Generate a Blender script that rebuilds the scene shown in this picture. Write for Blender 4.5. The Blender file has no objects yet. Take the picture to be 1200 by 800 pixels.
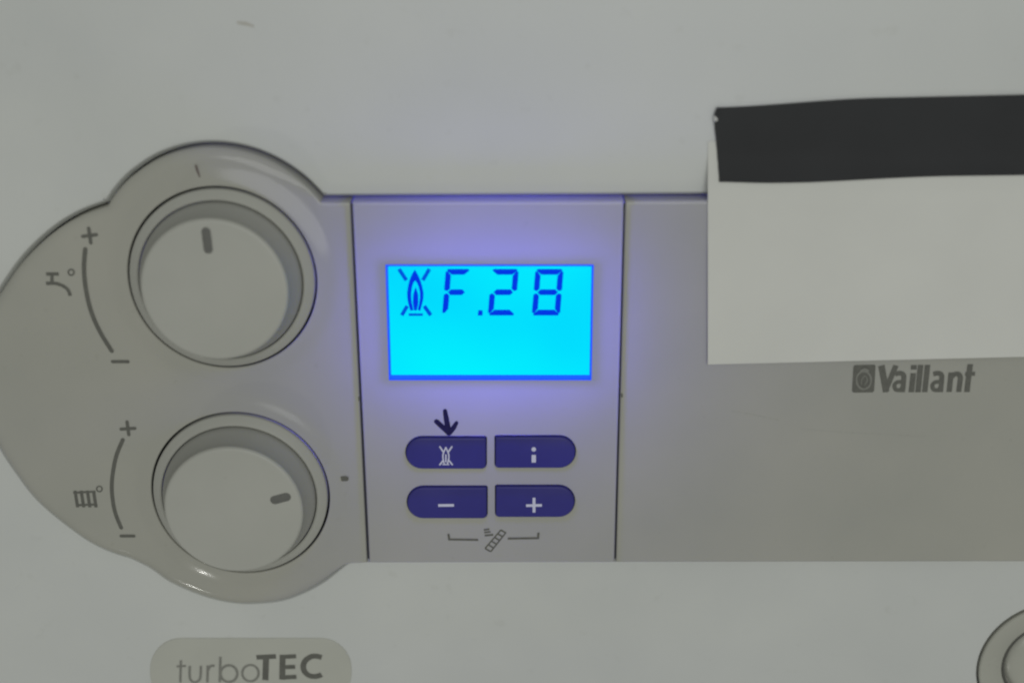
import bpy, bmesh, math, random
from mathutils import Vector, Matrix
from mathutils.geometry import delaunay_2d_cdt
random.seed(7)
S = bpy.context.scene
COL = S.collection

# ------------------------------------------------------------------ camera
FPX = 1500.0                       # focal length for a picture 1200 wide
DIST = 0.319                       # camera to the panel along the view axis (m)
TH = math.radians(19.75)           # camera looks down on the panel
ROLL = math.radians(0.22)
cam_d = bpy.data.cameras.new('camera'); cam = bpy.data.objects.new('camera', cam_d); COL.objects.link(cam)
cam_d.sensor_width = 36.0; cam_d.lens = 36.0 * FPX / 1200.0
cam_d.clip_start = 0.01; cam_d.clip_end = 50
fwd = Vector((0, math.cos(TH), -math.sin(TH)))
right = Vector((1, 0, 0)); up = right.cross(fwd).normalized()
rm = Matrix.Rotation(ROLL, 3, fwd)
right = rm @ right; up = rm @ up
CP = -fwd * DIST
M = Matrix(((right.x, up.x, -fwd.x, CP.x), (right.y, up.y, -fwd.y, CP.y), (right.z, up.z, -fwd.z, CP.z), (0, 0, 0, 1)))
cam.matrix_world = M
cam_d.dof.use_dof = True; cam_d.dof.focus_distance = DIST * 1.05; cam_d.dof.aperture_fstop = 6.3
S.camera = cam

# ------------------------------------------------------------------ world, lamps, exposure
W = bpy.data.worlds.new('World'); S.world = W; W.use_nodes = True
bg = W.node_tree.nodes['Background']; bg.inputs[0].default_value = (0.97, 1.0, 0.97, 1); bg.inputs[1].default_value = 0.245
def area(name, loc, target, size, power, color, shape='DISK', size_y=None):
    d = bpy.data.lights.new(name, 'AREA'); d.shape = shape; d.size = size; d.energy = power; d.color = color
    if size_y: d.size_y = size_y
    o = bpy.data.objects.new(name, d); COL.objects.link(o); o.location = loc
    o.rotation_euler = (Vector(target) - Vector(loc)).to_track_quat('-Z', 'Y').to_euler()
    return o
area('room_lamp', (0.12, -0.95, 0.22), (0.0, 0, 0.05), 0.8, 3.35, (0.98, 1.0, 0.99))
area('low_lamp', (-0.40, -0.50, -0.72), (-0.05, 0, -0.02), 0.020, 0.34, (1.0, 0.99, 0.94))
S.view_settings.view_transform = 'Standard'; S.view_settings.look = 'None'
S.view_settings.exposure = 0.0; S.view_settings.gamma = 1.0
S.view_settings.use_curve_mapping = False
S.render.resolution_x = 1024; S.render.resolution_y = 682
S.render.engine = 'CYCLES'
try: S.cycles.filter_width = 2.2
except Exception: pass

# ------------------------------------------------------------------ helpers
def P(px, py, h=0.0):
    """point (X, Z) where a sight line meets the plane standing h metres in front of the panel face"""
    d = fwd * FPX + right * (px - 600.0) + up * (400.0 - py)
    t = (-h - CP.y) / d.y
    q = CP + d * t
    return (q.x, q.z)
def PL(pts, h=0.0): return [P(x, y, h) for x, y in pts]
def pxm(px, py, h=0.0):
    a = P(px - 5, py, h); b = P(px + 5, py, h)
    return (b[0] - a[0]) / 10.0

def mat(name, color, rough=0.45, trans=0.0, bump=0.0, bscale=900.0, mottle=0.03, mscale=60.0, spec=0.5, metallic=0.0,
        emit=None, estr=1.0, coat=0.0, tint=None, speck=0.0, speckscale=400.0, roughvar=0.08):
    m = bpy.data.materials.new(name); m.use_nodes = True
    nt = m.node_tree; N = nt.nodes; L = nt.links
    b = N['Principled BSDF']; out = N['Material Output']
    b.inputs['Roughness'].default_value = rough
    b.inputs['Specular IOR Level'].default_value = spec
    b.inputs['Metallic'].default_value = metallic
    b.inputs['Coat Weight'].default_value = coat
    b.inputs['Coat Roughness'].default_value = 0.15
    tc = N.new('ShaderNodeTexCoord')
    n1 = N.new('ShaderNodeTexNoise'); n1.inputs['Scale'].default_value = mscale; n1.inputs['Detail'].default_value = 6
    L.new(tc.outputs['Object'], n1.inputs['Vector'])
    r = N.new('ShaderNodeMix'); r.data_type = 'RGBA'
    mp = N.new('ShaderNodeMapRange'); mp.inputs[1].default_value = 0.3; mp.inputs[2].default_value = 0.7
    L.new(n1.outputs[0], mp.inputs[0]); L.new(mp.outputs[0], r.inputs[0])
    c0 = [max(0, c * (1 - mottle)) for c in color]; c1 = [min(1, c * (1 + mottle)) for c in color]
    if tint: c1 = [min(1, a * b_) for a, b_ in zip(c1, tint)]
    r.inputs[6].default_value = (*c0, 1); r.inputs[7].default_value = (*c1, 1)
    colout = r.outputs[2]
    if speck > 0:                                   # sparse dust specks and grime
        n3 = N.new('ShaderNodeTexNoise'); n3.inputs['Scale'].default_value = speckscale; n3.inputs['Detail'].default_value = 2
        L.new(tc.outputs['Object'], n3.inputs['Vector'])
        m3 = N.new('ShaderNodeMapRange'); m3.inputs[1].default_value = 0.66; m3.inputs[2].default_value = 0.78; m3.inputs[4].default_value = speck
        L.new(n3.outputs[0], m3.inputs[0])
        r2 = N.new('ShaderNodeMix'); r2.data_type = 'RGBA'; L.new(m3.outputs[0], r2.inputs[0]); L.new(colout, r2.inputs[6])
        r2.inputs[7].default_value = (color[0] * .6, color[1] * .58, color[2] * .5, 1)
        colout = r2.outputs[2]
    L.new(colout, b.inputs['Base Color'])
    mr = N.new('ShaderNodeMapRange'); mr.inputs[3].default_value = max(0.02, rough - roughvar); mr.inputs[4].default_value = min(1, rough + roughvar)
    L.new(n1.outputs[0], mr.inputs[0]); L.new(mr.outputs[0], b.inputs['Roughness'])
    if bump > 0:
        n2 = N.new('ShaderNodeTexNoise'); n2.inputs['Scale'].default_value = bscale; n2.inputs['Detail'].default_value = 3
        L.new(tc.outputs['Object'], n2.inputs['Vector'])
        bp = N.new('ShaderNodeBump'); bp.inputs['Strength'].default_value = bump; bp.inputs['Distance'].default_value = 0.0002
        L.new(n2.outputs[0], bp.inputs['Height']); L.new(bp.outputs[0], b.inputs['Normal'])
    if emit:
        b.inputs['Emission Color'].default_value = (*emit, 1); b.inputs['Emission Strength'].default_value = estr
    if trans > 0:
        tr = N.new('ShaderNodeBsdfTranslucent'); L.new(colout, tr.inputs['Color'])
        mx = N.new('ShaderNodeMixShader'); mx.inputs[0].default_value = trans
        L.new(b.outputs[0], mx.inputs[1]); L.new(tr.outputs[0], mx.inputs[2]); L.new(mx.outputs[0], out.inputs['Surface'])
    return m

MAT = dict(
    cover=mat('cover_enamel', (0.66, 0.675, 0.64), 0.38, trans=0.10, bump=0.10, bscale=700, mottle=0.04, mscale=22, tint=(1.0, .995, .985), speck=0.10, speckscale=260),
    panel=mat('panel_plastic', (0.47, 0.47, 0.408), 0.10, roughvar=0.015, spec=0.38, trans=0.16, bump=0.04, bscale=2600, mottle=0.045, mscale=26, tint=(1.01, .995, .985), speck=0.12, speckscale=420),
    knob=mat('knob_plastic', (0.43, 0.43, 0.38), 0.42, bump=0.22, bscale=2600, mottle=0.03, mscale=50, speck=0.10),
    grip=mat('knob_grip_shaded', (0.35, 0.35, 0.315), 0.5, bump=0.2, bscale=2600, mottle=0.04),  # knob plastic darkened for the shade on the dial walls
    dark=mat('housing_black', (0.04, 0.04, 0.05), 0.7),
    printed=mat('print_grey', (0.12, 0.12, 0.10), 0.5, mottle=0.12, mscale=900),
    printlight=mat('print_light_grey', (0.22, 0.22, 0.19), 0.5, mottle=0.12, mscale=900),
    pen=mat('pen_ink', (0.018, 0.014, 0.10), 0.6, spec=0.15, mottle=0.2, mscale=900),
    mark=mat('brown_mark', (0.12, 0.09, 0.08), 0.5, mottle=0.2, mscale=900),
    smudge=mat('smudge_grey', (0.48, 0.47, 0.42), 0.6, mottle=0.08, mscale=1500),
    scratch=mat('scratch_grey', (0.40, 0.40, 0.35), 0.5, mottle=0.1, mscale=900),
    pointer=mat('pointer_grey', (0.13, 0.13, 0.115), 0.55, mottle=0.08, mscale=600),
    button=mat('button_blue', (0.043, 0.040, 0.225), 0.38, spec=0.3, trans=0.07, bump=0.15, bscale=2500, mottle=0.06, mscale=80),
    symbol=mat('symbol_white', (0.66, 0.66, 0.85), 0.5, mottle=0.05, mscale=600),
    tape=mat('tape_vinyl', (0.030, 0.031, 0.032), 0.7, spec=0.3, bump=0.15, bscale=420, mottle=0.15, mscale=45),
    paper=mat('paper_white', (0.74, 0.74, 0.685), 0.85, trans=0.1, bump=0.25, bscale=260, mottle=0.025, mscale=35, spec=0.2),
    plate=mat('plate_grey', (0.475, 0.478, 0.415), 0.45, bump=0.1, bscale=2000, mottle=0.03),
    bezel=mat('gauge_bezel', (0.42, 0.42, 0.36), 0.28, bump=0.05, mottle=0.05),
    gface=mat('gauge_face', (0.52, 0.49, 0.43), 0.5, mottle=0.05),
    gline=mat('gauge_rim', (0.10, 0.10, 0.085), 0.5, mottle=0.1),
    screen=mat('screen_backlit', (0.0, 0.02, 0.03), 0.25, emit=(0.0, 0.84, 1.0), estr=0.97, mottle=0.0, spec=0.03),
    lit=mat('segment_ink', (0.0, 0.0, 0.02), 0.3, emit=(0.0, 0.038, 0.76), estr=1.0, mottle=0.0, spec=0.03),
    litthin=mat('symbol_ink', (0.0, 0.0, 0.02), 0.3, emit=(0.0, 0.08, 0.70), estr=1.0, mottle=0.0, spec=0.03),
    glowrim=mat('glow_rim', (0.0, 0.01, 0.05), 0.3, emit=(0.01, 0.07, 0.9), estr=1.2, mottle=0.0, spec=0.05),
    metal=mat('torn_edge', (0.5, 0.5, 0.48), 0.5),
)

nt = MAT['screen'].node_tree; pb = nt.nodes['Principled BSDF']      # uneven backlight of the screen itself
tc = nt.nodes.new('ShaderNodeTexCoord'); nz = nt.nodes.new('ShaderNodeTexNoise'); nz.inputs['Scale'].default_value = 28; nz.inputs['Detail'].default_value = 1
cr = nt.nodes.new('ShaderNodeValToRGB'); cr.color_ramp.elements[0].position = .3; cr.color_ramp.elements[1].position = .7
cr.color_ramp.elements[0].color = (0, .70, 1, 1); cr.color_ramp.elements[1].color = (0, .90, 1, 1)
nt.links.new(tc.outputs['Object'], nz.inputs['Vector']); nt.links.new(nz.outputs[0], cr.inputs[0]); nt.links.new(cr.outputs[0], pb.inputs['Emission Color'])

def link(name, me, m, parent=None, smooth=None):
    o = bpy.data.objects.new(name, me); COL.objects.link(o)
    me.materials.append(MAT[m] if isinstance(m, str) else m)
    if smooth is not None:
        me.polygons.foreach_set('use_smooth', [True] * len(me.polygons))
        me.set_sharp_from_angle(angle=math.radians(smooth))
    if parent: o.parent = parent
    return o
def obj(name, bm, m, parent=None, smooth=None):
    bmesh.ops.recalc_face_normals(bm, faces=bm.faces[:]) if False else None
    me = bpy.data.meshes.new(name); bm.to_mesh(me); bm.free()
    return link(name, me, m, parent, smooth)

def ccw(pts):
    a = sum(p[0] * q[1] - q[0] * p[1] for p, q in zip(pts, pts[1:] + pts[:1]))
    return pts if a > 0 else pts[::-1]
def offset(pts, d):
    """closed CCW loop moved outwards by d (number, or one per vertex); negative = inwards"""
    n = len(pts); out = []
    for i in range(n):
        p0 = Vector(pts[i - 1]); p1 = Vector(pts[i]); p2 = Vector(pts[(i + 1) % n])
        e1 = (p1 - p0).normalized(); e2 = (p2 - p1).normalized()
        n1 = Vector((e1.y, -e1.x)); n2 = Vector((e2.y, -e2.x))
        m = n1 + n2; m.normalize()
        c = max(0.5, m.dot(n1)); dd = d[i] if isinstance(d, (list, tuple)) else d
        q = p1 + m * (dd / c); out.append((q.x, q.y))
    return out
def resample(pts, step, closed=True):
    out = []
    n = len(pts)
    for i in range(n if closed else n - 1):
        a = Vector(pts[i]); b = Vector(pts[(i + 1) % n]); k = max(1, int((b - a).length / step))
        for j in range(k): q = a.lerp(b, j / k); out.append((q.x, q.y))
    if not closed: out.append(tuple(pts[-1]))
    return out
def catmull(pts, k=8):
    out = []
    for i in range(len(pts) - 1):
        p0 = Vector(pts[max(0, i - 1)]); p1 = Vector(pts[i]); p2 = Vector(pts[i + 1]); p3 = Vector(pts[min(len(pts) - 1, i + 2)])
        for j in range(k):
            t = j / k
            q = 0.5 * ((2 * p1) + (p2 - p0) * t + (2 * p0 - 5 * p1 + 4 * p2 - p3) * t * t + (3 * p1 - p0 - 3 * p2 + p3) * t ** 3)
            out.append((q.x, q.y))
    out.append(tuple(pts[-1]))
    return out
def ring(bm, pts, h): return [bm.verts.new((p[0], -h, p[1])) for p in pts]
def bridge(bm, a, b):
    n = len(a)
    for i in range(n):
        j = (i + 1) % n
        bm.faces.new((a[i], a[j], b[j], b[i]))
def fill(bm, loops):
    """flat face between the first loop (outer) and the rest (holes); all loops are lists of BMVerts; faces look to -Y"""
    vs = [v for l in loops for v in l]
    co = [Vector((v.co.x, v.co.z)) for v in vs]
    ed = []; k = 0
    for l in loops:
        n = len(l); ed += [(k + i, k + (i + 1) % n) for i in range(n)]; k += n
    res = delaunay_2d_cdt(co, ed, [], 1, 1e-7)
    ov = res[3]; nv = []
    for i, o in enumerate(ov):
        nv.append(vs[o[0]] if o else bm.verts.new((res[0][i].x, vs[0].co.y, res[0][i].y)))
    holes = [[(v.co.x, v.co.z) for v in l] for l in loops[1:]]
    def inside(x, z, poly):
        c = False
        for (x0, z0), (x1, z1) in zip(poly, poly[1:] + poly[:1]):
            if (z0 > z) != (z1 > z) and x < (x1 - x0) * (z - z0) / (z1 - z0) + x0: c = not c
        return c
    for f in res[2]:
        q = [nv[i] for i in f]
        mx = sum(v.co.x for v in q) / 3; mz = sum(v.co.z for v in q) / 3
        if any(inside(mx, mz, hp) for hp in holes): continue
        ar = sum(a.co.x * b.co.z - b.co.x * a.co.z for a, b in zip(q, q[1:] + q[:1]))
        if ar < 0: q = q[::-1]
        try: bm.faces.new(q)
        except ValueError: pass
def circle(c, r, n=96): return [(c[0] + r * math.cos(2 * math.pi * i / n), c[1] + r * math.sin(2 * math.pi * i / n)) for i in range(n)]
def fillet(r_in, r_h, n=6):
    """(inset, drop) pairs from the wall to the face"""
    return [(r_in * (1 - math.cos(a)), r_h * (1 - math.sin(a))) for a in [math.pi / 2 * i / n for i in range(n + 1)]]

def slab(bm, outline, top, wall, rin, rh, holes=(), nf=6, weights=None, hole_r=0.0004, hole_depth=0.004, side=0.0009):
    """a moulded shell: outline wall, rounded edge, flat face with holes; open at the back. Returns hole loops."""
    out = ccw(outline)
    w = weights or [1.0] * len(out)
    zlo = min(p[1] for p in out); zhi = max(p[1] for p in out)
    rings = [[bm.verts.new((p[0], -(top - (wall if (p[1] > zhi - 0.0012 or p[1] < zlo + 0.0012) else side)), p[1])) for p in out]]
    for i, dr in fillet(rin, rh, nf): rings.append(ring(bm, offset(out, [-i * k for k in w]), top - dr * 1.0))
    rings.append(ring(bm, offset(out, [-(rin * k + 0.0004) for k in w]), top))
    for a, b in zip(rings, rings[1:]): bridge(bm, a, b)
    hl = []
    for hp in holes:
        hp = ccw(hp)
        r0 = ring(bm, offset(hp, hole_r + 0.0003), top); r1 = ring(bm, offset(hp, hole_r), top)
        prev = r1; bridge(bm, r1, r0) if False else None
        bridge(bm, r0[::-1], r1[::-1])
        for i, dr in fillet(hole_r, hole_r, 4)[::-1][1:]:
            nx = ring(bm, offset(hp, i), top - dr); bridge(bm, prev[::-1], nx[::-1]); prev = nx
        nx = ring(bm, hp, top - hole_depth); bridge(bm, prev[::-1], nx[::-1])
        hl.append(r0)
    fill(bm, [rings[-1]] + hl)
    return rings

def solid(bm, outline, h0, h1, r=0.0):
    """small closed block with a rounded front edge"""
    o = ccw(outline)
    rs = [ring(bm, o, h0)]
    if r > 0:
        for i, dr in fillet(r, r, 4): rs.append(ring(bm, offset(o, -i), h1 - dr))
    else: rs.append(ring(bm, o, h1))
    for a, b in zip(rs, rs[1:]): bridge(bm, a, b)
    fill(bm, [rs[-1]])

zc = [0]
def stroke(bm, pts, w, h, cap='round', closed=False):
    """flat printed line of width w (m) along plane points; each stroke lies a hair above the one before"""
    zc[0] = (zc[0] + 1) % 7
    h = h + 0.00004 + 0.000012 * zc[0]
    p = [Vector(q) for q in pts]; n = len(p); L = []; R = []
    for i in range(n):
        a = p[i - 1] if (i > 0 or closed) else None; b = p[(i + 1) % n] if (i < n - 1 or closed) else None
        e1 = (p[i] - a).normalized() if a is not None else (b - p[i]).normalized()
        e2 = (b - p[i]).normalized() if b is not None else e1
        n1 = Vector((-e1.y, e1.x)); n2 = Vector((-e2.y, e2.x)); m = (n1 + n2)
        m = m.normalized() if m.length > 1e-9 else n1
        c = max(0.55, m.dot(n1)); ww = w[i] if isinstance(w, (list, tuple)) else w
        L.append(p[i] + m * ww / 2 / c); R.append(p[i] - m * ww / 2 / c)
    V = lambda q: bm.verts.new((q.x, -h, q.y))
    lv = [V(q) for q in L]; rv = [V(q) for q in R]
    for i in range(n if closed else n - 1):
        j = (i + 1) % n
        bm.faces.new((rv[i], rv[j], lv[j], lv[i]))
    if not closed and cap == 'round':
        for end in (0, -1):
            q = p[end]; d = (p[0] - p[1]).normalized() if end == 0 else (p[-1] - p[-2]).normalized()
            ww = w[end] if isinstance(w, (list, tuple)) else w
            nn = Vector((-d.y, d.x)); arc = []
            for k in range(1, 6):
                a = math.pi * k / 6; arc.append(V(q + nn * math.cos(a) * ww / 2 + d * math.sin(a) * ww / 2))
            if end == 0: fan = [rv[0]] + arc + [lv[0]]
            else: fan = [lv[-1]] + arc + [rv[-1]]
            bm.faces.new(fan[::-1])
def patch(bm, pts, h):
    zc[0] = (zc[0] + 1) % 7
    fill(bm, [ring(bm, ccw(pts), h + 0.00004 + 0.000012 * zc[0])])
def pstroke(bm, px, wpx, h, cap='round', closed=False, smooth=0):
    pts = PL(px, h)
    if smooth: pts = catmull(pts, smooth)
    k = pxm(px[0][0], px[0][1], h)
    stroke(bm, pts, [x * k for x in wpx] if isinstance(wpx, (list, tuple)) else wpx * k, h, cap, closed)
def printed(name, strokes, h, parent, m='printed', label=None):
    bm = bmesh.new()
    if parent.name.startswith('dial_panel'): h = float(max(height([P(x, y) for s in strokes for x, y in s[0]])))
    for s in strokes:
        pstroke(bm, *s[:2], h, *(s[2:] if len(s) > 2 else ()))
    o = obj(name, bm, m, parent)
    if label: o['label'] = label
    return o
def lathe(bm, c, prof, n=128, ribs=0, amp=0.0, ribrange=()):
    rs = []
    for k, (r, h) in enumerate(prof):
        rs.append([bm.verts.new((c[0] + r * math.cos(2 * math.pi * i / n), -h, c[1] + r * math.sin(2 * math.pi * i / n))) for i in range(n)])
    for a, b in zip(rs, rs[1:]): bridge(bm, a, b)
    return rs

# ------------------------------------------------------------------ boiler
HC = -0.0028                       # cover face lies 2.8 mm behind the panel face
boiler = bpy.data.objects.new('boiler', None); COL.objects.link(boiler)
boiler['label'] = 'white boiler front with grey control panel, two round dials and blue lit display'
boiler['category'] = 'boiler'

# outline of the whole control panel ------------------------------------------------
gapL = lambda y: 411.5 + (y - 238) * 20.0 / 420.0
gapR = lambda y: 732.0 - (y - 238) * 11.0 / 420.0
arc1 = [(376, 237), (352, 213), (322, 193), (290, 180), (255, 174), (220, 176), (185, 187), (155, 206), (136, 225), (124, 243)]
arc2 = [(124, 243), (92, 255), (62, 273), (32, 300), (10, 328), (-14, 368), (-26, 410), (-29, 440), (-23, 480), (-3, 524), (18, 557), (46, 592), (92, 629), (122, 646), (152, 656)]
arc3 = [(152, 656), (176, 668), (199, 684), (231, 698), (259, 706), (287, 709), (324, 706), (351, 697), (375, 684), (393, 670), (404, 662), (414, 659.5)]
GW = 1.3
left_px = catmull(arc1, 9)[:-1] + catmull(arc2, 9)[:-1] + catmull(arc3, 9)
lpx = left_px + [(gapL(659) - GW, 659.3), (gapL(238) - GW, 237.2), (395, 237.1)]
left_pl = ccw(resample(PL(lpx), 0.0013))
right_end = 1420
ctr_px = [(gapL(237) + GW, 237), (gapL(659) + GW, 659.2), (gapR(659) - GW * .8, 658.8), (gapR(236) - GW * .8, 235.5)]
flap_px = [(gapR(235.5) + GW * .8, 235.4), (gapR(659) + GW * .8, 658.8), (right_end, 657.5), (right_end, 231)]
whole_px = left_px + [(right_end, 657.5), (right_end, 231), (732, 235.5)]
whole_pl = ccw(resample(PL(whole_px), 0.0015))

# front cover: sheet with a rolled opening, returns at the sides ----------------------
g1 = P(1229.5, 779, HC); g1r = 82.5 * pxm(1229.5, 779, HC)
bm = bmesh.new()
rect = [(-0.205, -0.26), (0.255, -0.26), (0.255, 0.46), (-0.205, 0.46)]
rect_ = ccw(resample(rect, 0.02))
outer0 = ring(bm, rect_, HC - 0.06); rs = [outer0]
for i, dr in fillet(0.006, 0.006, 6): rs.append(ring(bm, offset(rect_, -i), HC - dr))
rs.append(ring(bm, offset(rect_, -0.008), HC))
for a, b in zip(rs, rs[1:]): bridge(bm, a, b)
GAP = 0.00032; RO = 0.0011
h0 = ring(bm, offset(whole_pl, GAP + RO + 0.0004), HC); prev = h0
for i, dr in [(RO, 0), (RO * .9, 0.00008), (RO * .8, 0.00025), (RO * .15, 0.0019), (RO * .05, 0.0021), (0, 0.0024)]:
    nx = ring(bm, offset(whole_pl, GAP + i), HC - dr); bridge(bm, prev[::-1], nx[::-1]); prev = nx
nx = ring(bm, offset(whole_pl, GAP), HC - 0.006); bridge(bm, prev[::-1], nx[::-1])
gh = ring(bm, circle(g1, g1r + 0.0006), HC); gh2 = ring(bm, circle(g1, g1r + 0.0006), HC - 0.004); bridge(bm, gh[::-1], gh2[::-1])
fill(bm, [rs[-1], h0, gh])
cover = obj('front_cover', bm, 'cover', boiler, 40)
bm = bmesh.new()
o1 = offset(ccw(rect), -0.002)
a = ring(bm, o1, HC - 0.0605); b = ring(bm, o1, HC - 0.063); bridge(bm, b, a); fill(bm, [a])
obj('back_plate', bm, 'dark', boiler)
printed('scuff_mark', [([(279, 27), (288, 28), (297, 31)], [3.5, 4.5, 2.5])], HC, cover, 'smudge')

# dial panel (left piece of the control panel) ----------------------------------------
D1 = dict(c=P(260.4, 327.5, 0.001)); D2 = dict(c=P(281.7, 579.6, 0.001))
k1 = pxm(261, 325); k2 = pxm(282, 580)
D1['R'] = 111.0 * k1; D2['R'] = 104.5 * k2
RL = (D1['R'] + D2['R']) / 2 * 0.9735
D1['R'] = D2['R'] = RL
RIN, RHH = 0.0030, 0.0018          # big soft edge of the cloud outline
HCOL, WCOL = 0.0007, 0.0054        # low collars swelling towards the dials
import numpy as np
bm = bmesh.new()
xgap = [P(gapL(238) - GW, 237.2), P(gapL(659) - GW, 659.3)]
cloud = np.array(PL(left_px + [(gapL(659) - GW, 659.3)]))
cloud = np.vstack([[P(395, 237.1)], cloud]); cl_end = len(cloud)
def seg_dist(p, a, b):
    d = b - a; L2 = (d * d).sum()
    t = np.clip(((p - a) @ d) / L2, 0, 1)
    return np.sqrt((((p - a) - t[:, None] * d) ** 2).sum(1))
def height(p):
    p = np.array(p)
    do = np.full(len(p), 9.0)
    for a, b in zip(cloud[:-1], cloud[1:]): do = np.minimum(do, seg_dist(p, a, b))
    a, b = np.array(xgap[0]), np.array(xgap[1])
    dg = np.minimum(seg_dist(p, a, b), seg_dist(p, a, np.array(P(376, 237))))
    f = np.clip((dg - 0.002) / 0.014, 0.12, 1.0); f = f * f * (3 - 2 * f) * .9 + .1
    t = np.clip(do / (RIN * f), 0, 1)
    h = -RHH * f * (1 - (1 - (1 - t) ** 2.2) ** (1 / 1.9))
    t = np.clip(dg / 0.0006, 0, 1); h = h - 0.0006 * (1 - np.sqrt(1 - (1 - t) ** 2))
    for D in (D1, D2):
        r = np.hypot(p[:, 0] - D['c'][0], p[:, 1] - D['c'][1]) - D['R'] * 1.03
        t = np.clip(1 - r / WCOL, 0, 1); h = h + HCOL * t * t * (3 - 2 * t)
    return h
out = left_pl
pts = []; edges = []
def add_loop(lp):
    k = len(pts); pts.extend(lp); edges.extend((k + i, k + (i + 1) % len(lp)) for i in range(len(lp)))
add_loop(out)
for d in (0.00008, 0.0002, 0.0004, 0.0007): add_loop(offset(out, -d))
nout = len(out); rings_n = len(pts)
for D in (D1, D2):
    add_loop(circle(D['c'], D['R'] * 1.030, 144))
    add_loop(circle(D['c'], D['R'] * 1.042, 144)); add_loop(circle(D['c'], D['R'] * 1.065, 144))
xs = [q[0] for q in out]; zs = [q[1] for q in out]
gp = []; st = 0.0009; jj = 0; z = min(zs)
while z < max(zs):
    x = min(xs) + (st / 2 if jj % 2 else 0)
    while x < max(xs): gp.append((x, z)); x += st
    z += st * 0.866; jj += 1
gp = np.array(gp); do = np.full(len(gp), 9.0); ins = np.zeros(len(gp), bool); oa = np.array(out)
for a, b in zip(oa, np.roll(oa, -1, 0)):
    do = np.minimum(do, seg_dist(gp, a, b))
    cr = (a[1] > gp[:, 1]) != (b[1] > gp[:, 1])
    with np.errstate(divide='ignore', invalid='ignore'): xx = (b[0] - a[0]) * (gp[:, 1] - a[1]) / (b[1] - a[1]) + a[0]
    ins ^= cr & (gp[:, 0] < xx)
ok = ins & (do > 0.0012)
for D in (D1, D2): ok &= np.hypot(gp[:, 0] - D['c'][0], gp[:, 1] - D['c'][1]) > D['R'] * 1.09
pts += [tuple(q) for q in gp[ok]]
res = delaunay_2d_cdt([Vector(q) for q in pts], edges, [], 1, 1e-8)
hh = height([tuple(v) for v in res[0]])
vv = [bm.verts.new((v.x, -h, v.y)) for v, h in zip(res[0], hh)]
first = {}
for i, o in enumerate(res[3]):
    for k in o: first[k] = vv[i]
for f in res[2]:
    q = [vv[i] for i in f]; mx = sum(v.co.x for v in q) / 3; mz = sum(v.co.z for v in q) / 3
    if any(math.hypot(mx - D['c'][0], mz - D['c'][1]) < D['R'] * 1.0297 for D in (D1, D2)): continue
    ar = sum(a.co.x * b.co.z - b.co.x * a.co.z for a, b in zip(q, q[1:] + q[:1]))
    bm.faces.new(q if ar > 0 else q[::-1])
xr = P(gapL(450), 450)[0]
top_loop = [first[i] for i in range(nout)]
def base_depth(v, lo=-0.012, hi=-0.0009):
    t = (v.co.z - xgap[1][1]) / (xgap[0][1] - xgap[1][1]); xg = xgap[1][0] + (xgap[0][0] - xgap[1][0]) * t
    return hi if (abs(v.co.x - xg) < 0.0006 and 0.02 < t < 0.985) else lo
base = [bm.verts.new((v.co.x, -base_depth(v), v.co.z)) for v in top_loop]
bridge(bm, base, top_loop)
for D in (D1, D2):
    k0 = [v for v in vv if abs(math.hypot(v.co.x - D['c'][0], v.co.z - D['c'][1]) - D['R'] * 1.030) < 1e-6]
    k0.sort(key=lambda v: math.atan2(v.co.z - D['c'][1], v.co.x - D['c'][0]))
    c_ = Vector((D['c'][0], D['c'][1]))
    def ringr(r, dh): 
        o_ = []
        for v in k0:
            d = (Vector((v.co.x, v.co.z)) - c_).normalized() * r + c_
            o_.append(bm.verts.new((d.x, (v.co.y - dh) if dh > -0.001 else 0.0025, d.y)))
        return o_
    r1 = ringr(D['R'] * 1.024, -0.0002); r2 = ringr(D['R'] * 1.022, -0.0006)
    for a, b in zip((k0, r1), (r1, r2)): bridge(bm, a, b)
    sb = bmesh.new(); lathe(sb, D['c'], [(D['R'] * 1.05, -0.0006), (D['R'] * 1.0225, -0.0003), (D['R'] * 1.0222, -0.014)], 128)
    obj('dial_light_block', sb, 'dark', boiler, 30)  # added dark sleeve keeping the blue lamp light out of the dial gap
dial_panel = obj('dial_panel', bm, 'panel', boiler, 35)
# printing on it
H0 = 0.0
printed('tick_mark', [([(229.5, 194), (231, 199), (234, 207)], [2.2, 2.6, 1.6])], H0, dial_panel, 'mark')
printed('plus_mark', [([(97, 277), (113, 275)], 4.2), ([(104, 267.5), (106.5, 284.5)], 4.2)], H0, dial_panel)
printed('minus_mark', [([(132, 423.5), (150, 423.5)], 4.0)], H0, dial_panel)
printed('range_arc', [([(100, 292), (98.5, 315), (101, 340), (107, 365), (117, 388), (131, 411)], 5.2, 'round', False, 6)], H0, dial_panel)
printed('tap_symbol', [([(54, 321), (69, 321)], 4.2, 'butt'), ([(61, 321), (61, 331)], 4.0, 'butt'),
                       ([(54, 332), (65, 332), (74, 335), (80, 340), (82.5, 346.5)], 4.2, 'butt', False, 4)], H0, dial_panel)
circ = lambda cx, cy, r, n=14: [(cx + r * math.cos(2 * math.pi * i / n), cy + r * math.sin(2 * math.pi * i / n)) for i in range(n)]
printed('degree_mark', [(circ(83.5, 319, 3.4), 2.0, 'round', True)], H0, dial_panel)
printed('plus_mark', [([(142, 502.5), (158, 501.5)], 4.0), ([(149, 494), (151, 509)], 4.0)], H0, dial_panel)
printed('minus_mark', [([(142, 627.5), (157, 627.5)], 3.8)], H0, dial_panel)
printed('range_arc', [([(144, 515), (136, 535), (131.5, 560), (131.5, 580), (135, 600), (142, 618)], 4.8, 'round', False, 6)], H0, dial_panel)
rad = [([(88 + i * 7.2, 574.5), (91 + i * 7.2, 594)], 3.8, 'butt') for i in range(4)]
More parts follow.
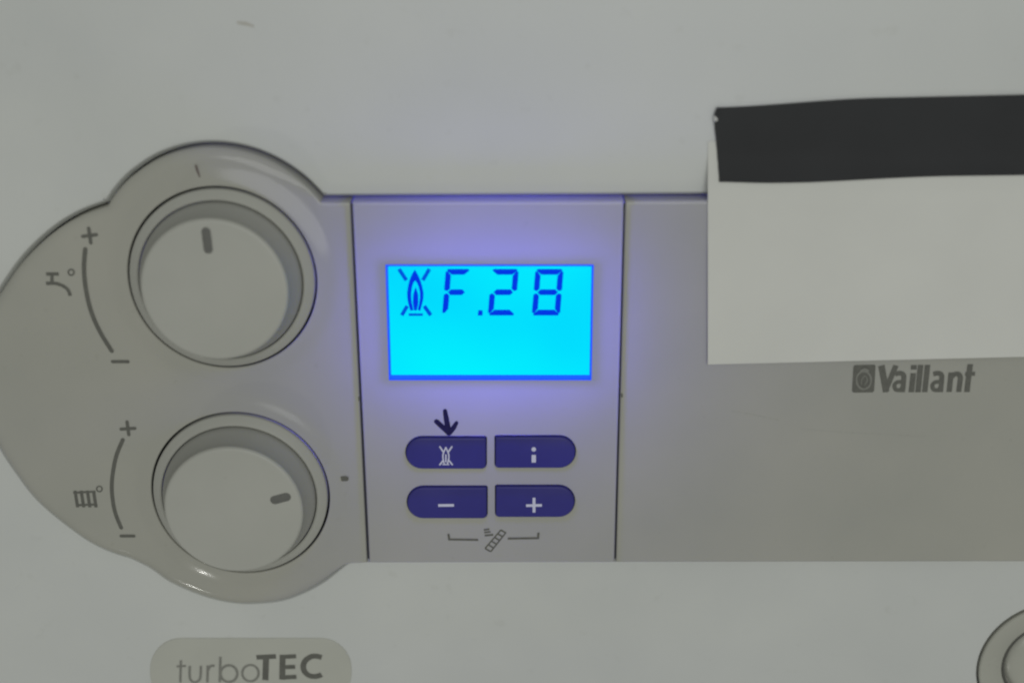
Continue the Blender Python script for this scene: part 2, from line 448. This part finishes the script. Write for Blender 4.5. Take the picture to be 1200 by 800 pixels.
rad += [([(86, 577), (112, 575.5)], 2.6, 'butt'), ([(90, 591.5), (114, 590.5)], 2.6, 'butt')]
printed('radiator_symbol', rad, H0, dial_panel)
printed('degree_mark', [(circ(116.5, 572.5, 3.2), 1.8, 'round', True)], H0, dial_panel)
printed('dot_mark', [([(401, 560.5), (405.5, 560.5)], 6.5)], H0, dial_panel)

# dials ---------------------------------------------------------------------------------
def dial(D, ptr, label):
    c = D['c']; R = D['R']
    e = bpy.data.objects.new('dial', None); COL.objects.link(e); e.parent = boiler; e.location = (c[0], 0, c[1])
    e['label'] = label
    cc = (0, 0)
    rin = R * 0.905
    bm = bmesh.new()                            # sloping skirt
    prof = [(R, -0.014), (R, 0.0006), (R * .996, 0.0011), (R * .985, 0.0014), (R * .95, 0.0019), (rin * 1.01, 0.0028), (rin, 0.0029), (rin - 0.0004, 0.0026), (rin - 0.0005, 0.0020)]
    lathe(bm, cc, prof, 160); obj('dial_skirt', bm, 'knob', e, 30)
    bm = bmesh.new()                            # grip wall, its shade mixed into a darker grey
    rb = rin - 0.0006; rt = R * 0.768; ht = 0.0100
    n = 360; pr = []
    pr = [(rb, 0.0006), (rb, 0.0018), (rb - 0.0003, 0.0034)]
    for t in [k / 8 for k in range(1, 9)]:
        pr.append((rb - 0.0003 + (rt + 0.0002 - rb + 0.0003) * (1 - (1 - t) ** 1.6), 0.0034 + (ht - 0.0006 - 0.0034) * t))
    lathe(bm, cc, pr, 160)
    obj('grip', bm, 'grip', e, 40)
    bm = bmesh.new()
    pr = [(rt + 0.0002, ht - 0.0006), (rt, ht - 0.0003), (rt - 0.00015, ht - 0.0001), (rt - 0.0005, ht), (rt - 0.0009, ht)]
    rr = lathe(bm, cc, pr, 160); fill(bm, [rr[-1]])
    obj('dial_face', bm, 'knob', e, 40)
    bm = bmesh.new()
    q = [P(x, y, ht) for x, y in ptr]; q = [(x - c[0], z - c[1]) for x, z in q]
    a, b = Vector(q[0]), Vector(q[1]); d = (b - a).normalized(); nn = Vector((-d.y, d.x)); wd = 5.4 * pxm(*ptr[0], ht)
    pts = [a + nn * wd * math.cos(t) - d * wd * math.sin(t) for t in [math.pi * k / 8 for k in range(9)]] + [b - nn * wd * math.cos(t) + d * wd * math.sin(t) for t in [math.pi * k / 8 for k in range(9)]]
    solid(bm, [(p.x, p.y) for p in pts], ht - 0.0002, ht + 0.00012, 0.0001)
    obj('pointer', bm, 'pointer', e, 40)
    return e
dial(D1, [(241.5, 271.5), (244, 292)], 'upper round dial, its dash turned to the top')
dial(D2, [(322, 585.5), (335.5, 582)], 'lower round dial, its dash turned to the right')

# display panel ------------------------------------------------------------------------
SD = 0.0025                        # the screen lies 2.5 mm behind the panel face
win_px = [(452.5, 310.5), (695, 310.5), (692.5, 444.5), (456.5, 444.5)]
def pill(x0, x1, y0, y1, side):
    """half pill: round on one side, small corners on the other (pixels)"""
    r = (y1 - y0) / 2; s = 3.0; cy = (y0 + y1) / 2; pts = []
    rx = r * 1.02
    arcpts = lambda cx, cy_, rx_, ry_, a0, a1, n: [(cx + rx_ * math.cos(a0 + (a1 - a0) * i / n), cy_ + ry_ * math.sin(a0 + (a1 - a0) * i / n)) for i in range(n + 1)]
    pi = math.pi
    if side == 'l':
        pts += arcpts(x0 + rx, cy, rx, r, pi / 2, 3 * pi / 2, 14)
        pts += arcpts(x1 - 1.5, y0 + 1.5, 1.5, 1.5, -pi / 2, 0, 3) + arcpts(x1 - 5, y1 - 5, 5, 5, 0, pi / 2, 4)
    else:
        pts += arcpts(x0 + 4, y1 - 4, 4, 4, pi / 2, pi, 4) + arcpts(x0 + 1.5, y0 + 1.5, 1.5, 1.5, pi, 3 * pi / 2, 3)
        pts += arcpts(x1 - rx, cy, rx, r, -pi / 2, pi / 2, 14)
    return pts
BT = [(476, 569.5, 511.5, 548, 'l'), (580.5, 674, 510.5, 547, 'r'), (477.5, 570.5, 569.5, 606, 'l'), (581, 673, 568.5, 604.5, 'r')]
bholes = [ccw(offset(ccw(PL(pill(*b))), 0.00022)) for b in BT]
bm = bmesh.new()
slab(bm, resample(PL(ctr_px), 0.002), 0.0, 0.012, 0.0006, 0.0006, [resample(PL(win_px), 0.002)] + bholes, hole_r=0.0001, hole_depth=0.0008)
display_panel = obj('display_panel', bm, 'panel', boiler, 35)
printed('pen_arrow', [([(521.5, 481), (523, 490), (525.5, 505)], [5.0, 6.2, 7]), ([(511.5, 493.5), (518, 499.5), (525.5, 506)], [6, 6.5, 7]), ([(535, 495), (531.5, 501), (526, 507)], [4.5, 6, 7])], H0, display_panel, 'pen')
printed('bracket_mark', [([(525.5, 625), (526.5, 631.5), (560.5, 632)], 2.6, 'butt')], H0, display_panel)
printed('bracket_mark', [([(595, 630.5), (630.5, 630), (631, 623.5)], 2.6, 'butt')], H0, display_panel)
sw = [([(568.5, 642), (587, 620.5)], 1.8, 'butt'), ([(575, 646), (592.5, 624)], 1.8, 'butt')]
for i in range(6):
    t = i / 5; x = 568.5 + 18.5 * t; y = 642 - 21.5 * t
    sw.append(([(x, y), (x + 6.2, y + 3.8)], 2.0, 'butt'))
sw += [([(567, 620.5), (573.5, 619.5)], 2.4, 'butt'), ([(567.5, 623.5), (575, 622.5)], 2.2, 'butt'), ([(568, 627), (578, 626)], 2.6, 'butt')]
printed('chimney_symbol', sw, H0, display_panel)

for gx, nm in ((gapL, 'seam_light_block'), (gapR, 'seam_light_block')):  # added dark strips that stop blue lamp light leaking through the seams
    bm = bmesh.new()
    solid(bm, PL([(gx(240) - 1.9, 240), (gx(240) + 1.9, 240), (gx(656) + 1.9, 656), (gx(656) - 1.9, 656)]), -0.0013, -0.0010)
    obj(nm, bm, 'dark', boiler)
# screen ------------------------------------------------------------------------------
bm = bmesh.new()
sp = offset(ccw(PL(win_px)), 0.00005)
a = ring(bm, sp, -SD - 0.001); b = ring(bm, sp, -SD); bridge(bm, a, b); fill(bm, [b]); fill(bm, [a])
screen = obj('screen', bm, 'screen', boiler)
screen['label'] = 'cyan backlit screen reading F.28 beside a crossed out flame'
bm = bmesh.new()                  # added glowing rim, in place of window walls lit by the screen
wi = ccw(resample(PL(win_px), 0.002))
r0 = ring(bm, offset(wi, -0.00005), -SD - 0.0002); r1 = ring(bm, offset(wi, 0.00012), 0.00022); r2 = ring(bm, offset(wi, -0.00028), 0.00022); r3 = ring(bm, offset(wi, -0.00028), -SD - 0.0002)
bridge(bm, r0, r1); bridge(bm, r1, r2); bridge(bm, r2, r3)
obj('glow_rim', bm, 'glowrim', boiler)
HS = -SD
Q = lambda x, y: P(x, y, HS)
def seg(pts, m='lit', name='segment'):
    bm = bmesh.new(); o = ccw([Q(x, y) for x, y in pts])
    solid(bm, o, HS - 0.0001, HS + 0.00008)
    return obj(name, bm, m, screen)
def digit(x0, y0, on, wd=26.5, ht=54.2, sl=-4.4, t=6.5):
    """italic seven segment figure; x0,y0 = top left corner in pixels; sl = slant over the height"""
    X = lambda u, v: (x0 + u + sl * (v / ht), y0 + v)
    g = 1.3; m = ht / 2; e = t * 0.42
    S7 = dict(
        a=[(g + 1.2, 0), (wd - g - 1.2, 0), (wd - g, e * .6), (wd - t - g * .4, t), (t + g * .6, t), (g, e * .6)],
        g=[(t + .2 + g, m - t / 2), (wd - t - g, m - t / 2), (wd - t / 2 - g, m), (wd - t - g, m + t / 2), (t + g, m + t / 2), (t / 2 + g, m)],
        d=[(t + g * .6, ht - t), (wd - t - g * .4, ht - t), (wd - g, ht - e * .6), (wd - g - 1.2, ht), (g + 1.2, ht), (g, ht - e * .6)],
        f=[(0, g + 1.8), (e, g + .6 + 1), (t, t + g), (t, m - t / 2 - g * .4), (t / 2, m - g), (0, m - g - t * .25)],
        b=[(wd, g + 1.8), (wd - e, g + 1.6), (wd - t, t + g), (wd - t, m - t / 2 - g * .4), (wd - t / 2, m - g), (wd, m - g - t * .25)],
        e=[(0, ht - g - 1.8), (e, ht - g - 1.6), (t, ht - t - g), (t, m + t / 2 + g * .4), (t / 2, m + g), (0, m + g + t * .25)],
        c=[(wd, ht - g - 1.8), (wd - e, ht - g - 1.6), (wd - t, ht - t - g), (wd - t, m + t / 2 + g * .4), (wd - t / 2, m + g), (wd, m + g + t * .25)])
    for k in on: seg([X(*p) for p in S7[k]])
digit(522.5, 315.2, 'afge', 29)
digit(576.0, 315.2, 'abged', 32)
digit(627.5, 315.2, 'abcdefg', 33)
seg([(560.5, 363.5), (565.5, 363.5), (565.5, 369.5), (560, 369.5)], name='decimal_point')
def flat(name, polys, holes=(), m='lit'):
    bm = bmesh.new()
    for p in polys:
        o = ccw([Q(x, y) for x, y in p]); solid(bm, o, HS - 0.0001, HS + 0.00008)
    return obj(name, bm, m, screen)
fl_out = catmull([(486.2, 315.8), (481.5, 324), (478.3, 335), (477.2, 345), (478.2, 354), (481, 364)], 4)
fl_in = catmull([(484.6, 363), (482.2, 352), (482, 342), (483.8, 333), (486.4, 328.5)], 4)
fl_out_r = catmull([(486.2, 315.8), (490.8, 324), (494.6, 335), (496.3, 345), (495.2, 354), (492.3, 364)], 4)
fl_in_r = catmull([(489.6, 363), (491.8, 352), (492, 342), (489.6, 333), (486.4, 328.5)], 4)
bm = bmesh.new()
def strip(a, b):
    n = min(len(a), len(b)); a = [a[int(i * (len(a) - 1) / (n - 1))] for i in range(n)]; b = [b[int(i * (len(b) - 1) / (n - 1))] for i in range(n)]
    va = [bm.verts.new((Q(*p)[0], -HS - 0.00008, Q(*p)[1])) for p in a]; vb = [bm.verts.new((Q(*p)[0], -HS - 0.00008, Q(*p)[1])) for p in b]
    for i in range(n - 1): bm.faces.new((va[i], va[i + 1], vb[i + 1], vb[i]))
strip(fl_out, fl_in[::-1]); strip(fl_out_r, fl_in_r[::-1])
obj('flame_outline', bm, 'lit', screen)
flat('flame_core', [[(487, 336), (484.2, 345), (483.8, 355), (485.2, 363), (486.8, 364), (488.6, 363), (490.2, 355), (490, 345)]])
def bar(name, a, b, w, m='litthin'):
    a = Vector(a); b = Vector(b); d = (b - a).normalized(); n = Vector((-d.y, d.x)) * w / 2
    return flat(name, [[tuple(a + n), tuple(b + n), tuple(b - n), tuple(a - n)]], m=m)
bar('cross_bar', (467.6, 315.2), (476.2, 328.3), 4.3); bar('cross_bar', (503.2, 315.2), (495.4, 328.3), 4.3)
bar('cross_bar', (477.2, 358.5), (470.8, 369.2), 4.3); bar('cross_bar', (497.2, 358.5), (504.8, 369.2), 4.3)
bar('base_line', (479, 368.5), (495.5, 368.5), 2.6)
# added lamps behind the screen, shining a blue halo through the plastic
bl = area('near_halo_lamp', (P(575, 378)[0], 0.0098, P(575, 378)[1]), (P(575, 378)[0], -1, P(575, 378)[1]), 0.060, 0.054, (0.07, 0.06, 1.0), 'RECTANGLE', 0.039)
bl.parent = boiler
bd = area('wide_halo_lamp', (P(575, 378)[0], 0.034, P(575, 378)[1]), (P(575, 378)[0], -1, P(575, 378)[1]), 0.03, 0.085, (0.12, 0.10, 1.0), 'DISK')  # second added lamp, for the wider part of the halo
bd.parent = boiler

# buttons ------------------------------------------------------------------------------
HB = 0.0007
btn = []
for k, b in enumerate(BT):
    bm = bmesh.new(); solid(bm, PL(pill(*b)), -0.0012, HB, 0.0005)
    o = obj('button', bm, 'button', boiler, 40); btn.append(o)
btn[0]['label'] = 'blue button marked with a crossed out flame, under the pen arrow'
btn[1]['label'] = 'blue button marked i'
btn[2]['label'] = 'blue button marked minus'
btn[3]['label'] = 'blue button marked plus'
fx, fy = 522.5, 533.5
printed('flame_symbol', [([(fx - 7, fy - 10.5), (fx - 3.4, fy - 5)], 1.9), ([(fx + 7, fy - 10.5), (fx + 3.4, fy - 5)], 1.9),
                         ([(fx - 3.6, fy + 6), (fx - 7, fy + 10.5)], 1.9), ([(fx + 3.8, fy + 6), (fx + 7.5, fy + 10.5)], 1.9),
                         ([(fx, fy - 9.5), (fx - 3, fy - 2.5), (fx - 3.4, fy + 3), (fx - 2, fy + 9)], 1.7, 'round', False, 4),
                         ([(fx, fy - 9.5), (fx + 3, fy - 2.5), (fx + 3.4, fy + 3), (fx + 2, fy + 9)], 1.7, 'round', False, 4),
                         ([(fx, fy - 1), (fx, fy + 7)], 1.7), ([(fx - 3.5, fy + 10.3), (fx + 3.5, fy + 10.3)], 1.5)], HB, btn[0], 'symbol')
printed('letter_i', [([(625.5, 525.8), (625.5, 526.3)], 5.2), ([(625.5, 532.5), (625.5, 541.5)], 5.0, 'butt')], HB, btn[1], 'symbol')
printed('minus_symbol', [([(513.5, 591.8), (532, 591.6)], 3.4, 'butt')], HB, btn[2], 'symbol')
printed('plus_symbol', [([(616.5, 592), (635, 591.6)], 3.4, 'butt'), ([(625.8, 582.8), (625.8, 600)], 3.4, 'butt')], HB, btn[3], 'symbol')

# right flap with the maker's lettering ---------------------------------------------------
bm = bmesh.new()
slab(bm, resample(PL(flap_px), 0.003), 0.0, 0.012, 0.0006, 0.0006)
flap = obj('panel_flap', bm, 'panel', boiler, 35)
def pts_arc(cx, cy, rx, ry, a0, a1, n=10):
    return [(cx + rx * math.cos(math.radians(a0 + (a1 - a0) * i / n)), cy - ry * math.sin(math.radians(a0 + (a1 - a0) * i / n))) for i in range(n + 1)]
bm = bmesh.new()
sq = [(1001.5, 427.5), (1024.5, 427), (1026, 428.5), (1024.3, 457.5), (1022.5, 459.5), (1000.2, 459.8), (998.3, 458), (1000, 429)]
patch(bm, PL(sq), 0)
obj('emblem', bm, 'printed', flap)
bm = bmesh.new()
def lpatch(p): 
    fill(bm, [ring(bm, ccw(PL(p)), 0.00020)])
ov = lambda cx, cy, rx, ry, n=24: [(cx + rx * math.cos(2 * math.pi * i / n), cy + ry * math.sin(2 * math.pi * i / n)) for i in range(n)]
stroke(bm, PL(ov(1012, 445, 8.6, 10.4)), 2.2 * pxm(1012, 445), 0.00012, 'round', True)
stroke(bm, PL(catmull([(1009, 434), (1013, 432), (1017, 434)], 4)), 2.6 * pxm(1012, 445), 0.00012)
stroke(bm, PL(catmull([(1009, 450), (1010, 443), (1014, 440), (1016, 445), (1013, 450)], 4)), 1.2 * pxm(1012, 445), 0.00012)
obj('emblem_figure', bm, 'printlight', flap)
wv = 5.6
L = []
L.append(('V', [([(1032.8, 428), (1038.5, 459)], 6.6, 'butt'), ([(1050, 428), (1037, 459)], 5.6, 'butt')]))
def small_a(x):
    return [([(x + 3.5, 438.2), (x + 9, 437), (x + 13, 439), (x + 13.5, 444), (x + 12, 459.3)], 5.2, 'butt', False, 4),
            ([(x + 12, 447.3), (x + 6, 447.6), (x + 2.6, 451), (x + 4, 456), (x + 8.5, 456.8), (x + 12, 454)], 4.2, 'butt', False, 4)]
L.append(('a', small_a(1045.5)))
L.append(('i', [([(1070.2, 437.0), (1067.8, 459.3)], 5.6, 'butt'), ([(1071.0, 427.5), (1070.5, 432.8)], 5.8, 'butt')]))
L.append(('l', [([(1078.8, 427.3), (1075.6, 459.3)], 5.6, 'butt')]))
L.append(('l', [([(1087, 427.2), (1083.6, 459.3)], 5.6, 'butt')]))
L.append(('a', small_a(1090)))
L.append(('n', [([(1114.5, 436.2), (1112.2, 459)], 5.4, 'butt'), ([(1114, 443), (1118, 438.6), (1123, 438.2), (1125.3, 442), (1124.8, 448), (1123.4, 459)], 5.2, 'butt', False, 4)]))
L.append(('t', [([(1137, 426.5), (1134.5, 445), (1133, 459)], 5.6, 'butt'), ([(1131, 438.0), (1142.5, 437.6)], 4.4, 'butt')]))
L = [(c, [(q[0], q[1] * 1.16) + tuple(q[2:]) for q in st]) for c, st in L]
for ch, st in L: printed('letter', st, H0, flap, 'printed')

# name plate -------------------------------------------------------------------------------
def rpill(x0, x1, y0, y1, r, n=10):
    pts = []
    for cx, cy, a0 in ((x1 - r, y0 + r, -90), (x1 - r, y1 - r, 0), (x0 + r, y1 - r, 90), (x0 + r, y0 + r, 180)):
        for i in range(n + 1):
            a = math.radians(a0 + 90 * i / n); pts.append((cx + r * math.cos(a), cy + r * math.sin(a)))
    return pts
bm = bmesh.new()
solid(bm, PL(rpill(176, 412, 747, 824, 36), HC), HC - 0.0005, HC + 0.00025, 0.0002)
plate = obj('name_plate', bm, 'plate', boiler, 40)
HN = HC + 0.00025
lw = 3.0
NP = [('t', [([(212, 773), (211.3, 799)], lw, 'butt'), ([(207, 780.2), (218, 779.6)], lw, 'butt')]),
      ('u', [([(222.5, 779.5), (222.2, 790), (223.5, 796), (228.5, 798.8), (233.8, 795.6), (235.2, 789), (235.4, 779.3)], lw, 'butt', False, 4)]),
      ('r', [([(243.5, 779), (243, 799)], lw, 'butt'), ([(243.6, 785), (246.5, 780), (251.5, 779.3)], lw, 'butt', False, 4)]),
      ('b', [([(258.3, 769), (257.6, 798.6)], lw, 'butt'), (ov(268.3, 788.6, 9.9, 9.8, 20), lw, 'round', True)]),
      ('o', [(ov(293.5, 788, 9.6, 9.6, 20), lw, 'round', True)])]
for ch, st in NP: printed('letter', st, HN, plate, 'printlight')
bw = 6.6
NB = [('T', [([(300.5, 769.6), (323.5, 768.4)], 6.2, 'butt'), ([(311.8, 771), (311, 796.3)], 7.2, 'butt')]),
      ('E', [([(331.2, 766.6), (330.8, 795.6)], 7.0, 'butt'), ([(332, 769.0), (347, 768.2)], 5.6, 'butt'), ([(332, 781), (346, 780.6)], 5.4, 'butt'), ([(332, 793), (347.5, 792.3)], 5.6, 'butt')]),
      ('C', [([(377, 769.8), (371, 768.2), (364, 769), (357.5, 774), (355.4, 780.5), (357.5, 787), (363.5, 791.3), (371, 791.8), (377, 789.8)], 6.8, 'butt', False, 4)])]
for ch, st in NB: printed('letter', st, HN, plate, 'printed', 'bold dark letter')

# pressure gauge -----------------------------------------------------------------------------
ge = bpy.data.objects.new('pressure_gauge', None); COL.objects.link(ge); ge.parent = boiler; ge.location = (g1[0], -HC, g1[1])
R = g1r
bm = bmesh.new()
lathe(bm, (0, 0), [(R, -0.006), (R, 0.0005), (R * .985, 0.0009), (R * .96, 0.001), (R * .80, 0.0004), (R * .68, -0.0004), (R * .665, -0.0006), (R * .655, -0.0022)], 128)
obj('bezel', bm, 'bezel', ge, 30)
bm = bmesh.new(); lathe(bm, (0, 0), [(R * .656, -0.0010), (R * .64, -0.0007), (R * .615, -0.0008), (R * .61, -0.0026)], 96); obj('inner_ring', bm, 'gline', ge, 40)
bm = bmesh.new(); c_ = ring(bm, circle((0, 0), R * .655), -0.0024); fill(bm, [c_]); obj('scale_face', bm, 'gface', ge)

# ------------------------------------------------------------------ paper and tape
def grid_sheet(name, nx, ny, fn, thick, m):
    bm = bmesh.new(); f = []; bk = []
    for j in range(ny + 1):
        r1 = []; r2 = []
        for i in range(nx + 1):
            x, h, z = fn(i / nx, j / ny)
            r1.append(bm.verts.new((x, -h, z))); r2.append(bm.verts.new((x, -(h - thick), z)))
        f.append(r1); bk.append(r2)
    for j in range(ny):
        for i in range(nx):
            bm.faces.new((f[j][i], f[j + 1][i], f[j + 1][i + 1], f[j][i + 1]))
            bm.faces.new((bk[j][i], bk[j][i + 1], bk[j + 1][i + 1], bk[j + 1][i]))
    for j in range(ny):
        bm.faces.new((f[j][0], bk[j][0], bk[j + 1][0], f[j + 1][0])); bm.faces.new((f[j][nx], f[j + 1][nx], bk[j + 1][nx], bk[j][nx]))
    for i in range(nx):
        bm.faces.new((f[0][i], f[0][i + 1], bk[0][i + 1], bk[0][i])); bm.faces.new((f[ny][i], bk[ny][i], bk[ny][i + 1], f[ny][i + 1]))
    bmesh.ops.recalc_face_normals(bm, faces=bm.faces[:])
    return obj(name, bm, m, None, 50)
ss = lambda t: (lambda q: q * q * (3 - 2 * q))(min(1, max(0, t)))
def paper_fn(u, v):
    px = 829.5 + (1330 - 829.5) * u
    top = 166 - 8 * u; bot = 427 - 12.2 * u
    py = top + (bot - top) * v
    h = HC + 0.00025 + (0.00025 - HC) * ss((py - 178) / 60.0)
    w = ss((py - 250) / 60)
    h += 0.00035 * w * (1 + math.sin(px * 0.018 + 0.6) * math.sin(py * 0.021)) + 0.0005 * ss((py - 380) / 50) * (0.5 + 0.5 * math.sin(px * .012))
    x, z = P(px, py, h)
    return x, h, z
paper = grid_sheet('paper_sheet', 40, 44, paper_fn, 0.00012, 'paper')
paper['label'] = 'blank white paper sheet hanging over the grey panel under black tape'; paper['category'] = 'paper'
tt = lambda x: 126.2 - 9.2 * ss((x - 840) / 190) * 0.75 - (x - 840) * 0.0225
tb = lambda x: 213.3 + 1.2 * ss((x - 840) / 60) - 6.0 * ss((x - 900) / 220) - max(0, x - 950) * 0.0130
jag = [0.0, -2.6, -3.4, -2.6, -2.0, -1.0, -0.6, 0.3, 0.6, 1.4, 1.8, 2.4, 2.6]
def tape_fn(u, v):
    k = v * (len(jag) - 1); i = min(len(jag) - 2, int(k)); jl = jag[i] + (jag[i + 1] - jag[i]) * (k - i)
    px = 840 + jl * (1 - u) + (1330 - 840) * u
    y0 = tt(px); y1 = tb(px); py = y0 + (y1 - y0) * v
    h = HC + 0.00055 + (0.00025 - HC) * ss((py - 178) / 60.0) + 0.0005 * ss(1 - u * 60) * ss(1 - v * 3) + 0.00003 * math.sin(px * .031 + py * .08)
    x, z = P(px, py, h)
    return x, h, z
tape = grid_sheet('tape_strip', 120, 12, tape_fn, 0.00016, 'tape')
tape['label'] = 'black adhesive tape strip with ragged left end across top of paper'; tape['category'] = 'tape'
bm = bmesh.new()
tz = [P(x, y, HC + 0.0012) for x, y in [(836.6, 136), (839.5, 137), (841.5, 140.5), (839, 143), (836.8, 142)]]
solid(bm, tz, HC + 0.0009, HC + 0.00115)
obj('torn_edge', bm, 'metal', tape)

bm = bmesh.new()
rr = lathe(bm, (0, 0), [(R * .60, -0.0023), (R * .56, -0.0014), (R * .50, -0.0008), (R * .40, -0.0004), (R * .25, -0.0002)], 96); fill(bm, [rr[-1]])
obj('gauge_lens', bm, 'bezel', ge, 50)
printed('hairline_scratch', [([(857, 481), (880, 485), (912, 492)], [0.8, 1.6, 0.9]), ([(938, 502), (1000, 507), (1085, 511)], [0.7, 1.3, 0.6])], H0, flap, 'scratch')
printed('notch_mark', [([(420.2, 465.5), (420.6, 468.5)], 2.6)], H0, dial_panel)
printed('notch_mark', [([(728.6, 461.5), (728.8, 464.5)], 2.2)], H0, flap)
